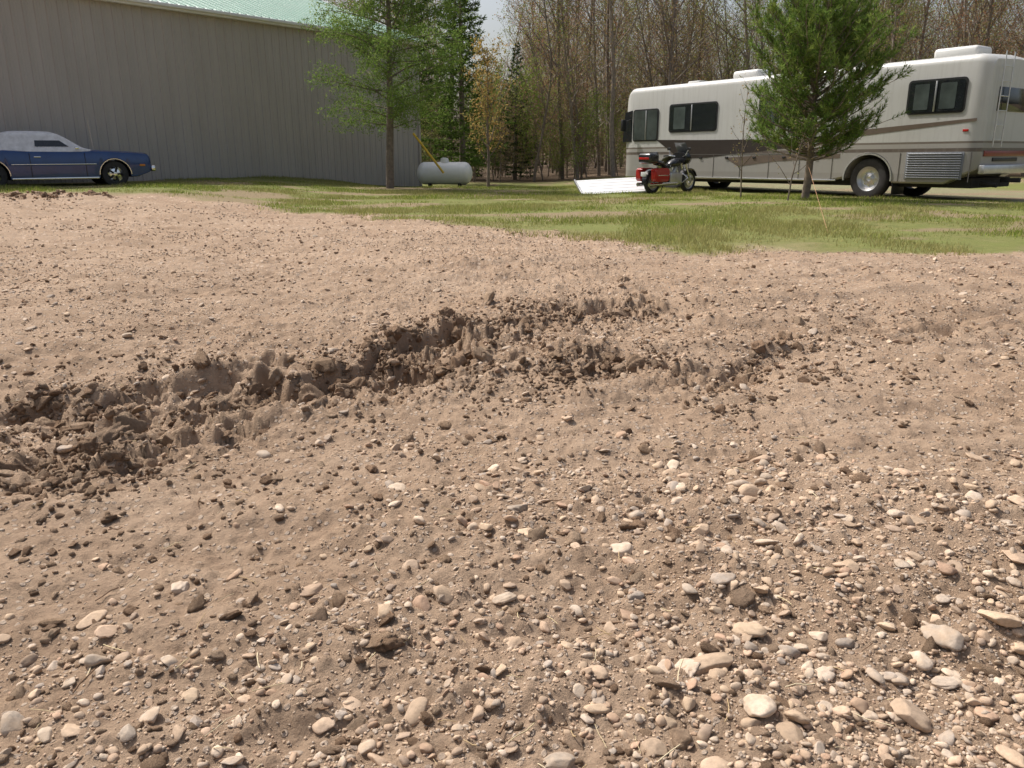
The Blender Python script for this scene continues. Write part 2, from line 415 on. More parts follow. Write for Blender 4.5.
def needles(A,D,k,length,width,pal,seed,spread=.8):
    r=np.random.default_rng(seed);n0=len(A);A=np.repeat(np.asarray(A),k,0);D=np.repeat(np.asarray(D),k,0);n=len(A)
    d=D+r.normal(0,spread,(n,3));d/=np.linalg.norm(d,axis=1)[:,None]
    e=np.cross(d,r.normal(size=(n,3)));e/=np.linalg.norm(e,axis=1)[:,None]
    l=length*r.uniform(.6,1.2,(n,1))
    V=np.stack([A-e*width/2,A+e*width/2,A+d*l+e*width*.2,A+d*l-e*width*.2],1).reshape(-1,3)
    pal=np.array(pal);cc=np.repeat(pal[r.integers(0,len(pal),n0)]*r.uniform(.7,1.2,(n0,1)),k,0)*r.uniform(.8,1.2,(n,1))
    return V,np.arange(4*n).reshape(-1,4),np.repeat(cc,4,0)
def branch(mb,p,d,L,r,lvl,P,tips,col):
    n=P['seg'][lvl];pts=[p.copy()];rads=[r];ds=[d.copy()]
    for i in range(n):
        w=P['wig'][lvl]
        d=(d+Vector((random.gauss(0,w),random.gauss(0,w),random.gauss(0,w)))+Vector((0,0,P['up'][lvl]))).normalized()
        p=p+d*(L/n);pts.append(p.copy());ds.append(d.copy());rads.append(max(r*(1-(i+1)/n*(1-P['tap'])),P.get('rmin',.004)))
    mb.tube(pts,rads,P['sides'][lvl],col)
    if lvl>=P.get('leaflvl',P['max']):
        for q,dd in zip(pts[1:],ds[1:]):tips.append((q.x,q.y,q.z,dd.x,dd.y,dd.z))
    if lvl>=P['max']:return
    nc=P['n'][lvl];t0=P['t0'][lvl];az=random.random()*6
    for k in range(nc):
        t=t0+(1-t0)*(k+random.random()*.9)/nc
        f=min(t*n,n-1e-3);i=int(f);q=pts[i].lerp(pts[i+1],f-i);dl=ds[i+1];rr=rads[i]*(1-(f-i))+rads[i+1]*(f-i)
        a=dl.cross(Vector((.1,.3,1)));
        if a.length<.05:a=dl.cross(Vector((1,0,0)))
        a.normalize();bb=dl.cross(a);az+=2.4+random.uniform(-.5,.5)
        perp=a*math.cos(az)+bb*math.sin(az);an=P['ang'][lvl](t)+random.gauss(0,.12)
        cd=(dl*math.cos(an)+perp*math.sin(an)).normalized()
        LL=P['len'][lvl](t)*random.uniform(.7,1.25)
        branch(mb,q,cd,LL,min(rr*.62,P['rb'][lvl]*(.5+LL)),lvl+1,P,tips,col)

def barkm(name,c):
    return simple(name,c,.95,0,.35,9,0,.6)
bark_f=barkm('forest_bark',(.19,.15,.118));leaf_f=leafmat('forest_leaf',(1,1,1),.4)
bark_f2=barkm('forest_bark_pale',(.27,.22,.18))
conif=leafmat('conifer_needles',(1,1,1),.2)

# forest prototypes
protos_bare=[];protos_leaf=[];protos_con=[]
for i in range(6):
    H=random.uniform(12,17)
    P=dict(max=2,seg=[9,4,2],wig=[.05,.13,.2],up=[.05,.09,.06],tap=.25,sides=[6,3,3],n=[26,7],t0=[.2,.2],
           ang=[lambda t:.95-.3*t,lambda t:.7],len=[lambda t:(.9+2.6*math.sin(3.0*min(t*.85+.15,1))),lambda t:.9],rb=[.010,.006],rmin=.006)
    mb=MB();tips=[];branch(mb,Vector((0,0,-.5)),Vector((random.gauss(0,.04),random.gauss(0,.04),1)),H,random.uniform(.08,.15),0,P,tips,(1,1,1))
    T=np.array(tips)[:,:3]
    if i%3==0: pal=[(.26,.30,.08),(.22,.27,.07),(.30,.31,.10)];k=10
    elif i%3==1: pal=[(.36,.20,.125),(.32,.17,.10),(.35,.24,.12)];k=8
    else: pal=[(.32,.22,.12),(.29,.26,.10)];k=5
    protos_bare.append(mb.build('bare_tree_mesh_%d'%i,[bark_f if i%2 else bark_f2,leaf_f],leaves(T,k,.18,.05,pal,i)))
for i in range(4):
    H=random.uniform(5,8)
    P=dict(max=2,seg=[7,4,2],wig=[.09,.15,.2],up=[.05,.08,.05],tap=.2,sides=[5,3,3],n=[20,7],t0=[.08,.1],
           ang=[lambda t:.8,lambda t:.7],len=[lambda t:2.4-1.5*t,lambda t:.7],rb=[.010,.006],rmin=.005)
    mb=MB();tips=[];branch(mb,Vector((0,0,-.3)),Vector((0,0,1)),H,.05,0,P,tips,(1,1,1))
    T=np.array(tips)[:,:3]
    pal=[[(.18,.25,.05),(.22,.28,.07)],[(.28,.27,.09),(.21,.25,.07)],[(.30,.19,.11),(.25,.18,.10)],[(.17,.125,.08),(.21,.16,.09)]][i]
    protos_leaf.append(mb.build('understory_mesh_%d'%i,[bark_f,leaf_f],leaves(T,8,.18,.06,pal,20+i)))
def conifer(name,H,R,seed,z0=.4,dens=1.0,pal=None,droop=-.05):
    mb=MB();A=[];D=[]
    mb.tube([Vector((0,0,-.4)),Vector((0,0,H*.5)),Vector((0,0,H))],[R*.055+.05,R*.035+.03,.015],7,(1,1,1))
    nb=int(H*13*dens)
    for k in range(nb):
        z=z0+(H-z0)*(k+random.random())/nb;t=(z-z0)/(H-z0)
        L=R*(1-t)**.85*random.uniform(.65,1.15)+.15;az=k*2.399+random.gauss(0,.3)
        d=Vector((math.cos(az),math.sin(az),.15+.5*t)).normalized();p=Vector((0,0,z));pts=[p.copy()]
        n=5
        for i in range(n):
            d=(d+Vector((random.gauss(0,.06),random.gauss(0,.06),droop*1.2 if i<3 else .06))).normalized();p=p+d*(L/n);pts.append(p.copy())
        mb.tube(pts,[.02*(1-.15*i) for i in range(n+1)],3,(1,1,1))
        m=int(L*16)+3
        for j in range(m):
            f=(.15+.85*random.random())*n;i=min(int(f),n-1);q=pts[i].lerp(pts[i+1],f-i)
            s=random.choice((-1,1));sd=d.cross(Vector((0,0,1)))*s;w=(1-f/n)*.32*L+.05
            q=q+sd*random.random()*w+d*random.random()*w*.5+Vector((0,0,-random.random()*.12))
            A.append(q[:]);D.append((sd*.7+d*.6+Vector((0,0,-.15)))[:])
    pal=pal or [(.055,.09,.03),(.07,.11,.036),(.045,.075,.026)]
    return mb.build(name,[bark_f,conif],needles(A,D,7,.17,.035,pal,seed,.5))
for i in range(3): protos_con.append(conifer('conifer_mesh_%d'%i,random.uniform(11,14),random.uniform(2.2,2.8),40+i,dens=.7))

forest_e=empty('forest')
def put(me,x,y,s,name):
    o=bpy.data.objects.new(name,me);scene.collection.objects.link(o);o.parent=forest_e
    o.location=(x,y,float(macro(np.array([x]),np.array([y]))[0])-.05)
    o.rotation_euler=(random.gauss(0,.05),random.gauss(0,.05),random.uniform(0,6.28));o.scale=(s,s,s*random.uniform(.9,1.1))
for i in range(430):
    y=40+50*random.random()**1.3;x=random.uniform(-25,72)
    if x<-6 and y<52: continue
    az=x/y
    s=random.uniform(.7,1.1)
    if -.075<az<.01: s*=.40+.15*random.random()
    put(random.choice(protos_bare),x,y,s,'tree_%d'%i)
for i in range(50):
    y=random.uniform(32,42);x=random.uniform(18,45)
    put(random.choice(protos_bare),x,y+(0 if x>22 else 6),random.uniform(.6,.95),'edge_tree_%d'%i)
for i in range(330):
    y=random.uniform(39,72);x=random.uniform(-8,62)
    put(random.choice(protos_leaf),x,y,random.uniform(.4,.9),'understory_%d'%i)
for i in range(9):
    y=random.uniform(60,85);x=random.uniform(-15,60)
    put(random.choice(protos_con),x,y,random.uniform(.5,.8),'conifer_%d'%i)
for x,y,s in((-3.4,43,.95),(-5.4,45,1.0),(.15,43,.60)):
    put(random.choice(protos_con),x,y,s,'edge_conifer')
for x,y,s in((-1.9,40,.85),(-.9,41,.7),(1.6,41,.8),(3.0,40,.7)):
    put(protos_leaf[0],x,y,s,'edge_sapling')

def place(name,me,x,y,z=None,rz=0,s=1):
    o=link(name,me);o.location=(x,y,zat(x,y) if z is None else z);o.rotation_euler=(0,0,rz);o.scale=(s,s,s);return o
# spruce beside the garage
place('spruce_tree',conifer('spruce_tree',9.5,2.1,77,z0=.9,dens=1.2,pal=[(.13,.20,.045),(.10,.16,.04),(.17,.24,.06)]),-2.2,36.5,-.3)
# larch
mb=MB();tips=[]
P=dict(max=2,leaflvl=1,seg=[10,7,3],wig=[.015,.07,.12],up=[.01,-.03,-.05],tap=.18,sides=[9,4,3],n=[80,17],t0=[.22,.10],
   ang=[lambda t:1.35-.45*t,lambda t:.8],len=[lambda t:.6+2.6*(1-t)**.8*(.55+.45*min(1,(t-.2)/.12)),lambda t:.5],rb=[.010,.004],rmin=.003)
branch(mb,Vector((0,0,-.2)),Vector((.015,0,1)),9.4,.14,0,P,tips,(1,1,1))
T=np.array(tips)[:,:3]
bark_l=barkm('larch_bark',(.18,.145,.115))
me=mb.build('larch_tree',[bark_l,leafmat('larch_needles',(1,1,1),.45)],leaves(T,14,.085,.045,[(.18,.27,.06),(.145,.235,.055),(.23,.30,.08)],5,.32))
place('larch_tree',me,-4.06,27,None,.4)
# budding young tree
mb=MB();tips=[]
P=dict(max=2,seg=[7,5,3],wig=[.04,.1,.15],up=[.03,.09,.05],tap=.2,sides=[7,4,3],n=[24,7],t0=[.22,.15],
   ang=[lambda t:.7,lambda t:.6],len=[lambda t:1.6-1.1*t,lambda t:.38],rb=[.014,.006],rmin=.004)
branch(mb,Vector((0,0,-.2)),Vector((0,0,1)),4.5,.06,0,P,tips,(1,1,1))
T=np.array(tips)[:,:3]
place('budding_maple_tree',mb.build('budding_maple_tree',[bark_f,leaf_f],leaves(T,5,.07,.045,[(.48,.31,.12),(.42,.31,.11),(.38,.33,.12)],6)),-.82,28)
# pine
def pine():
    mb=MB();A=[];D=[];H=4.2
    tr=[Vector((.03*math.sin(i*1.1),.03*math.cos(i),-.2+(H+.05)*i/8)) for i in range(9)]
    mb.tube(tr,[.10-.0105*i for i in range(9)],9,(1,1,1))
    nb=150
    for k in range(nb):
        t=(k+random.random())/nb;z=.85+2.85*t
        env=max(.05,1-((t-.38)/.78)**2)**.5 if t>.38 else .70+.30*t/.38
        L=2.25*env*random.uniform(.62,1.04);az=k*2.399+random.gauss(0,.35)
        el=.12+.62*t
        if t>.85:L*=.85
        d=Vector((math.cos(az)*math.cos(el),math.sin(az)*math.cos(el),math.sin(el)));p=Vector((0,0,z));pts=[p.copy()];n=6
        for i in range(n):
            d=(d+Vector((random.gauss(0,.08),random.gauss(0,.08),.06+random.gauss(0,.03)))).normalized();p=p+d*(L/n);pts.append(p.copy())
        mb.tube(pts,[.024*(1-.14*i) for i in range(n+1)],4,(1,1,1))
        for j in range(int(3+L*6.5)):
            f=(.22+.78*random.random())*n;i=min(int(f),n-1);q=pts[i].lerp(pts[i+1],f-i)
            s=random.choice((-1,1));sd=d.cross(Vector((0,0,1))).normalized()*s
            dd=(d*.55+sd*random.uniform(.3,1.1)+Vector((0,0,random.uniform(-.15,.7)))).normalized()
            l=random.uniform(.15,.38);m=4;pp=[q+dd*(l*a/m)+Vector((0,0,.05*(a/m)**2)) for a in range(m+1)]
            mb.tube([pp[0],pp[2],pp[4]],[.007,.006,.004],3,(1,1,1))
            for a in pp[1:]:A.append(a[:]);D.append((dd+Vector((0,0,.35)))[:])
    return mb.build('pine_tree',[barkm('pine_bark',(.2,.155,.12)),leafmat('pine_needles',(1,1,1),.35)],
        needles(A,D,10,.125,.013,[(.155,.24,.055),(.12,.195,.045),(.20,.285,.068),(.25,.32,.08)],9,.65))
place('pine_tree',pine(),6.85,18.9)
# saplings
def sapling(H,seed,nb=16):
    mb=MB();tips=[];P=dict(max=1,seg=[6,4],wig=[.05,.12],up=[.03,.1],tap=.2,sides=[5,3],n=[nb],t0=[.25],ang=[lambda t:.7],len=[lambda t:.9-.6*t],rb=[.01],rmin=.004)
    branch(mb,Vector((0,0,-.1)),Vector((.05,0,1)),H,.022,0,P,tips,(1,1,1));T=np.array(tips)[:,:3]
    return mb.build('sapling_tree',[bark_f,leaf_f],leaves(T,2,.05,.028,[(.34,.25,.13),(.25,.24,.10)],seed))
place('sapling_tree',sapling(2.6,1),5.55,19.6);place('sapling_tree.001',sapling(1.7,2,8),6.1,17.9)

# ------------------------------------------------------------------ lawn grass
n=560000
r=np.random.default_rng(3)
x=r.uniform(-17,19,n);y=9+23*r.uniform(0,1,n)**1.25
g=np.interp(x,GBX,GBY)+.6*fbm(x*.9,y*.9,4,5)
pn=fbm(x*.8,y*.8,4,301)
pn2=fbm(x*.35+9,y*.6,3,305)
bar=sm((fbm(x*.45+40,y*1.0,4,333)-.28)/.3)
lyy=(x-3.9)*.81+(y-28)*.587
keep=(r.uniform(0,1,n)<np.clip((y-g)/2.2+.12+pn*.7,0,1)*np.clip(.68+.75*pn,.10,1)*(1-.75*bar))&(y>g-.6)&((lyy<.3+.9*fbm(x*.8,y*.8,3,3)))
x=x[keep];y=y[keep];pn=pn[keep];pn2=pn2[keep];n=len(x)
z=height(x,y,False)
h=r.uniform(.02,.065,n)*(1+.9*pn);a=r.uniform(0,6.28,n);w=.0055*(1+y*.03)
lx_,ly_=np.cos(a)*w,np.sin(a)*w;tx=r.normal(0,.4,n)*h;ty=r.normal(0,.4,n)*h
V=np.stack([np.stack([x-lx_,y-ly_,z-.01],1),np.stack([x+lx_,y+ly_,z-.01],1),np.stack([x+tx,y+ty,z+h],1)],1).reshape(-1,3)
pal=np.array([(.27,.33,.065),(.22,.285,.055),(.34,.37,.085),(.17,.225,.045),(.42,.37,.17)])
c=pal[r.integers(0,5,n)]*r.uniform(.7,1.2,(n,1))
dry=np.clip(.15+.95*pn2,0,.8)[:,None];c=c*(1-dry)+np.array([.37,.33,.14])*dry
link('lawn_grass',mk_mesh('lawn_grass',V,np.arange(3*n).reshape(-1,3),[leafmat('grass_blade',(1,1,1),.35)],False,None,np.repeat(c,3,0)))
# straw and twigs
mb=MB();r=random.Random(4)
for i in range(260):
    yy=math.exp(r.uniform(0,math.log(7)));xx=r.uniform(-1,1)*(yy*.75+.3)
    if i<40: xx=r.gauss(-.1,.5);yy=r.gauss(1.5,.25)
    a=r.uniform(0,6.28);l=r.uniform(.02,.09);zz=zat(xx,yy)+.006
    cv=r.uniform(-.3,.3);pts=[Vector((xx+math.cos(a+cv*t)*l*t,yy+math.sin(a+cv*t)*l*t,zz+.008*r.random())) for t in(0,.35,.7,1)]
    q=r.choice([(.58,.47,.29),(.45,.33,.19),(.2,.13,.085),(.62,.52,.35)])
    rr=r.uniform(.0007,.0018) if q[0]>.25 else r.uniform(.0012,.003)
    mb.tube(pts,[rr]*4,4,q)
link('straw_and_twigs',mb.build('straw_and_twigs',[leafmat('straw',(1,1,1),0)]))

# ------------------------------------------------------------------ part helpers
def finish(bm,name,mat,parent,smooth=False,loc=None,rot=None):
    me=bpy.data.meshes.new(name);bm.to_mesh(me);bm.free();me.materials.append(mat)
    if smooth:
        for p in me.polygons:p.use_smooth=True
        try: me.set_sharp_from_angle(angle=math.radians(38))
        except Exception: pass
    o=link(name,me,parent)
    if loc:o.location=loc
    if rot:o.rotation_euler=rot
    return o
def box(name,c,s,mat,parent,bev=.01,rot=None,seg=2):
    bm=bmesh.new();bmesh.ops.create_cube(bm,size=1);bmesh.ops.scale(bm,vec=s,verts=bm.verts)
    if bev>0:bmesh.ops.bevel(bm,geom=bm.edges[:],offset=min(bev,min(s)*.45),segments=seg,affect='EDGES',profile=.5)
    return finish(bm,name,mat,parent,True,c,rot)
def cyl(name,p0,p1,r0,mat,parent,r1=None,seg=20):
    p0=Vector(p0);p1=Vector(p1);d=p1-p0;bm=bmesh.new()
    bmesh.ops.create_cone(bm,cap_ends=True,segments=seg,radius1=r0,radius2=r0 if r1 is None else r1,depth=d.length)
    q=d.to_track_quat('Z','Y');bmesh.ops.transform(bm,matrix=Matrix.Translation((p0+p1)/2)@q.to_matrix().to_4x4(),verts=bm.verts)
    return finish(bm,name,mat,parent,True)
def revolve(name,prof,c,mat,parent,axis='Y',seg=40,closed=False):
    bm=bmesh.new();rings=[]
    for i in range(seg):
        t=6.28318*i/seg;ring=[]
        for rr,h in prof:
            if axis=='Y':co=(rr*math.cos(t),h,rr*math.sin(t))
            elif axis=='X':co=(h,rr*math.cos(t),rr*math.sin(t))
            else:co=(rr*math.cos(t),rr*math.sin(t),h)
            ring.append(bm.verts.new(co))
        rings.append(ring)
    m=len(prof)
    for i in range(seg):
        A=rings[i];B=rings[(i+1)%seg]
        for j in range(m-1 if not closed else m):bm.faces.new((A[j],A[(j+1)%m],B[(j+1)%m],B[j]))
    bmesh.ops.remove_doubles(bm,verts=bm.verts,dist=1e-5);bmesh.ops.recalc_face_normals(bm,faces=bm.faces)
    return finish(bm,name,mat,parent,True,c)
def loft(name,rings,mat,parent,smooth=True,cap=True):
    bm=bmesh.new();R=[[bm.verts.new(p) for p in ring] for ring in rings];m=len(R[0])
    for A,B in zip(R[:-1],R[1:]):
        for j in range(m):bm.faces.new((A[j],A[(j+1)%m],B[(j+1)%m],B[j]))
    if cap:bm.faces.new(R[0][::-1]);bm.faces.new(R[-1])
    bmesh.ops.recalc_face_normals(bm,faces=bm.faces)
    return finish(bm,name,mat,parent,smooth)
def prism(name,pts,y0,y1,mat,parent,bev=0):
    bm=bmesh.new();a=[bm.verts.new((x,y0,z)) for x,z in pts];b_=[bm.verts.new((x,y1,z)) for x,z in pts];m=len(pts)
    bm.faces.new(a);bm.faces.new(b_[::-1])
    for j in range(m):bm.faces.new((a[j],a[(j+1)%m],b_[(j+1)%m],b_[j]))
    bmesh.ops.recalc_face_normals(bm,faces=bm.faces)
    if bev:bmesh.ops.bevel(bm,geom=bm.edges[:],offset=bev,segments=2,affect='EDGES')
    return finish(bm,name,mat,parent,True)
def rrect(x0,x1,z0,z1,r,k=4):
    out=[]
    for cx,cz,a in((x1-r,z1-r,0),(x0+r,z1-r,90),(x0+r,z0+r,180),(x1-r,z0+r,270)):
        for i in range(k+1):
            t=math.radians(a+90*i/k);out.append((cx+r*math.cos(t),cz+r*math.sin(t)))
    return out
rubber=simple('tyre_rubber',(.035,.033,.032),.85,0,.3,12)
chrome=simple('chrome',(.75,.75,.76),.15,1,.05)
alu=simple('brushed_aluminium',(.6,.6,.6),.38,.9,.1)
blackm=simple('black_trim',(.02,.02,.021),.45,0,.2)
dark=simple('dark_underbody',(.025,.022,.02),.9,0,.3)
glass=simple('tinted_glass',(.018,.021,.024),.06,0,.2);glass.node_tree.nodes['Principled BSDF'].inputs['Specular IOR Level'].default_value=.8
white=simple('white_gelcoat',(.66,.65,.62),.35,0,.04,2,.2)
redm=simple('red_lens',(.45,.02,.015),.25,0,.1)

# ------------------------------------------------------------------ garage
def wallmat():
    m,nt,b=newmat('taupe_metal_siding')
    tc=nt.nodes.new('ShaderNodeTexCoord');mp=nt.nodes.new('ShaderNodeMapping');mp.inputs['Scale'].default_value=(1.1,1.1,.25);nt.links.new(tc.outputs['Object'],mp.inputs[0])
    f=ramp(nt,noise(nt,1.6,5,.6,mp.outputs[0]),.3,.7)
    nt.links.new(mix(nt,f,(.40,.36,.328),(.445,.403,.37)),b.inputs['Base Color']);b.inputs['Roughness'].default_value=.5
    return m
wallm=wallmat()
roofm=simple('green_metal_roof',(.085,.235,.165),.4,.0,.08,1.5)
trimw=simple('white_trim',(.75,.75,.74),.4,0,.04)
G=empty('metal_garage_building',(-3.98,35,0),math.radians(-128.34))
def corr(name,L,pitch,deep,mat,parent,xf):
    V=[];F=[];prof=[]
    n=int(L/pitch)
    for i in range(n):
        a=i*pitch;prof+= [(a,0),(a+pitch*.40,0),(a+pitch*.46,deep*.35),(a+pitch*.54,deep*.35),(a+pitch*.60,0),(a+pitch*.78,0),(a+pitch*.84,deep),(a+pitch*.94,deep)]
    prof.append((n*pitch,0))
    for a,o in prof:V.append(xf(a,o,0));V.append(xf(a,o,1))
    for i in range(len(prof)-1):F.append((2*i,2*i+2,2*i+3,2*i+1))
    me=mk_mesh(name,np.array(V),np.array(F),[mat],False);return link(name,me,parent)
LB,WB,HE,RI=24.3,12.2,5.5,2.1
corr('eave_wall',LB,.3048,.036,wallm,G,lambda a,o,k:(a,o,-1+k*(HE+1)))
corr('rear_wall',LB,.3048,.024,wallm,G,lambda a,o,k:(a,-WB-o,-1+k*(HE+1)))
corr('gable_wall_near_corner',WB,.3048,.024,wallm,G,lambda a,o,k:(-o,-a,-1 if k==0 else HE+RI*(1-abs(a-WB/2)/(WB/2))))
corr('gable_wall_far',WB,.3048,.024,wallm,G,lambda a,o,k:(LB+o,-a,-1 if k==0 else HE+RI*(1-abs(a-WB/2)/(WB/2))))
corr('roof_slope_front',LB+.2,.3048,.03,roofm,G,lambda a,o,k:(a-.1,(.25 if k==0 else -WB/2),HE+.10+o-(.09 if k==0 else 0)+(RI if k else 0)))
corr('roof_slope_back',LB+.2,.3048,.03,roofm,G,lambda a,o,k:(a-.1,(-WB-.25 if k==0 else -WB/2),HE+.10+o-(.09 if k==0 else 0)+(RI if k else 0)))
box('fascia',(LB/2,.24,HE-.09),(LB+.2,.04,.15),trimw,G,.005)
box('soffit',(LB/2,.12,HE-.15),(LB+.1,.2,.02),trimw,G,.003)
box('gutter',(LB/2,.31,HE-.05),(LB+.22,.10,.10),trimw,G,.02)
box('corner_trim',(-.035,.035,HE/2-.6),(.10,.10,HE+1),wallm,G,.005)
box('ridge_cap',(LB/2,-WB/2,HE+RI+.15),(LB+.22,.3,.03),roofm,G,.01)
ang=math.atan2(RI,WB/2)
for s,nm in((1,'rake_trim_front'),(-1,'rake_trim_back')):
    box(nm,(-.13,-WB/2+s*WB/4+s*.12,HE+RI/2-.0),(.04,(WB/2+.25)/math.cos(ang),.2),trimw,G,.005,(-s*ang,0,0))
box('service_door',(-.05,-3,.9),(.04,.95,2.1),trimw,G,.01)

# ------------------------------------------------------------------ motorhome
RV=empty('motorhome_rv',(3.72,28.2,-.10),0,(0,-math.radians(.6),math.atan2(-.808,.589)));RV.scale=(1.05,1.05,1.05)
def rvmat():
    m,nt,b=newmat('rv_body_paint');tc=nt.nodes.new('ShaderNodeTexCoord');s=nt.nodes.new('ShaderNodeSeparateXYZ');nt.links.new(tc.outputs['Object'],s.inputs[0])
    z=s.outputs[2]
    def step(a,w=.004):return ramp(nt,z,a-w,a+w)
    c=mix(nt,step(.62),(.29,.275,.255),(.34,.325,.305))
    c=mix(nt,step(1.10),c,(.12,.095,.08));c=mix(nt,step(1.18),c,(.38,.36,.335))
    c=mix(nt,step(1.28),c,(.17,.14,.115));c=mix(nt,step(1.325),c,(.56,.555,.53))
    g=ramp(nt,noise(nt,1.3,6,.7),.35,.75);c=mix(nt,g,c,mix(nt,.8,(.36,.33,.28),c))
    st=nt.nodes.new('ShaderNodeMapping');st.inputs['Scale'].default_value=(7,7,.5);nt.links.new(tc.outputs['Object'],st.inputs[0])
    g2=ramp(nt,noise(nt,1.5,4,.6,st.outputs[0]),.48,.75);c=mix(nt,g2,c,mix(nt,.72,(.3,.28,.25),c))
    nt.links.new(c,b.inputs['Base Color']);b.inputs['Roughness'].default_value=.38;b.inputs['Coat Weight'].default_value=.2
    return m
rvm=rvmat()
Wd=2.5
def rvring(x):
    f=max(0,1-x/.55);ins=.30*f**2.4;dr=.42*f**2.2
    g=max(0,(x-10.9)/.3);ins+=.12*g**2;dr+=.12*g**2
    zb=.40
    for wx in(2.25,8.67):
        dx=abs(x-wx)
        if dx<.62:zb=max(zb,.50+math.sqrt(max(.62**2-dx**2,0))*.92)
    if x>9.4+1.1: zb=max(zb,.40+.35*min(1,(x-10.5)/.7))
    zt=3.12-dr;y0=ins;y1=Wd-ins;rr=.17;out=[(x,y0+.04,zb),(x,y0,zb+.04),(x,y0,1.18),(x,y0,1.6),(x,y0+.005,2.4)]
    for i in range(7):
        t=math.radians(180-15*i);out.append((x,y0+.015+rr+rr*math.cos(t),zt-rr+rr*math.sin(t)))
    out.append((x,Wd/2,zt+.04))
    for i in range(7):
        t=math.radians(90-15*i);out.append((x,y1-.015-rr+rr*math.cos(t),zt-rr+rr*math.sin(t)))
    out+=[(x,y1-.005,2.4),(x,y1,1.6),(x,y1,1.18),(x,y1,zb+.04),(x,y1-.04,zb)]
    return out
xsn=sorted(set([0,.03,.07,.13,.2,.3,.42,.55]+[1.63+i*.0477 for i in range(27)]+[8.05+i*.0477 for i in range(27)]+[3.5,4.5,5.5,6.5,7.5,9.6,10.2,10.5,10.7,10.9,11.0,11.1,11.16,11.2]))
loft('body_shell',[rvring(x) for x in xsn],rvm,RV)
box('chassis',(5.8,1.25,.42),(10.4,1.9,.22),dark,RV,.02)
box('rear_bumper',(11.26,1.25,.72),(.14,2.35,.2),alu,RV,.03)
box('rear_light_bar',(11.215,1.25,1.06),(.03,2.1,.12),simple('rear_reflector_maroon',(.25,.05,.035),.3),RV,.01)
box('rear_engine_grille',(11.21,1.25,.93),(.03,1.2,.08),blackm,RV,.005)
box('rear_window',(11.205,1.25,2.2),(.03,1.5,.5),glass,RV,.01)
for yy in(.35,.75):cyl('ladder_rail',(11.30,yy,1.2),(11.30,yy,3.15),.014,alu,RV)
for i in range(6):cyl('ladder_rung',(11.30,.35,1.35+i*.3),(11.30,.75,1.35+i*.3),.011,alu,RV)
glassg=simple('grey_green_glass',(.07,.085,.08),.08,0,.4,2)
def window(nm,x0,x1,z0,z1,div=None,inset=0,blind=None):
    prism(nm+'_frame',rrect(x0-.045,x1+.045,z0-.045,z1+.045,.09),-.018+inset,.01+inset,blackm,RV)
    prism(nm+'_glass',rrect(x0,x1,z0,z1,.06),-.026+inset,-.004+inset,glassg if blind is None else glass,RV)
    if blind:
        for a,bb in blind:prism(nm+'_blind',rrect(a,bb,z0+.05,z1-.05,.03),-.030+inset,-.02+inset,glassg,RV)
    if div:
        for d in div:box(nm+'_mullion',(d,-.030+inset,(z0+z1)/2),(.035,.02,z1-z0),alu,RV,.004)
window('cab_side_window',.62,1.62,1.55,2.42,[1.15])
window('salon_window',2.15,3.9,1.78,2.5,[3.0],0,[(2.3,2.75)])
window('galley_window',5.4,6.7,1.85,2.5,[6.05],0,[(5.5,5.9)])
window('bath_window',7.3,7.9,2.0,2.5)
window('bedroom_window',9.5,10.72,1.97,2.62,[10.1],0,[(9.62,9.95),(10.2,10.55)])
prism('windshield_side',[(.10,1.5),(.52,1.5),(.52,2.45),(.2,2.4)],-.004,.10,glass,RV)
box('windshield',(-.0,1.25,2.0),(.05,1.95,.95),glass,RV,.02)
box('front_grille',(.0,1.25,.85),(.06,1.4,.3),blackm,RV,.01)
decal=simple('charcoal_decal',(.045,.035,.03),.35,0,.1);decal2=simple('taupe_decal',(.15,.115,.09),.35,0,.1)
prism('swoosh_decal',[(1.6,1.54),(3.4,1.50),(6.6,1.46),(8.0,1.49),(6.4,1.24),(5.2,1.15),(3.6,1.00),(2.6,.98)],-.006,.002,decal,RV)
prism('swoosh_decal_lower',[(4.3,1.00),(5.6,1.06),(7.9,1.08),(7.9,.98),(6,.90),(4.8,.76)],-.005,.002,decal2,RV)
prism('swoosh_decal_rear',[(8.2,1.62),(11.05,1.80),(11.05,1.74),(8.4,1.49)],-.005,.006,decal2,RV)
seam=simple('panel_seam',(.12,.11,.1),.7)
for a in(2.95,3.9,4.85,5.8,6.75,7.7,9.45,11.05):box('compartment_seam',(a,-.002,.77),(.014,.012,.64),seam,RV,0)
box('compartment_seam_top',(5.35,-.002,1.09),(4.7,.012,.013),seam,RV,0)
box('skirt_rail',(5.3,-.012,.44),(5.1,.03,.035),alu,RV,.005)
for a in(3.42,4.37,5.32,6.27,7.22):box('compartment_latch',(a,-.012,1.0),(.1,.02,.05),blackm,RV,.004)
ventm=simple('vent_grey',(.20,.21,.23),.5,0,.1)
box('radiator_vent_frame',(10.25,-.004,.80),(1.3,.02,.60),ventm,RV,.005)
for i in range(11):box('vent_louver',(10.25,-.024,.54+i*.052),(1.22,.03,.022),ventm,RV,.003,(.5,0,0))
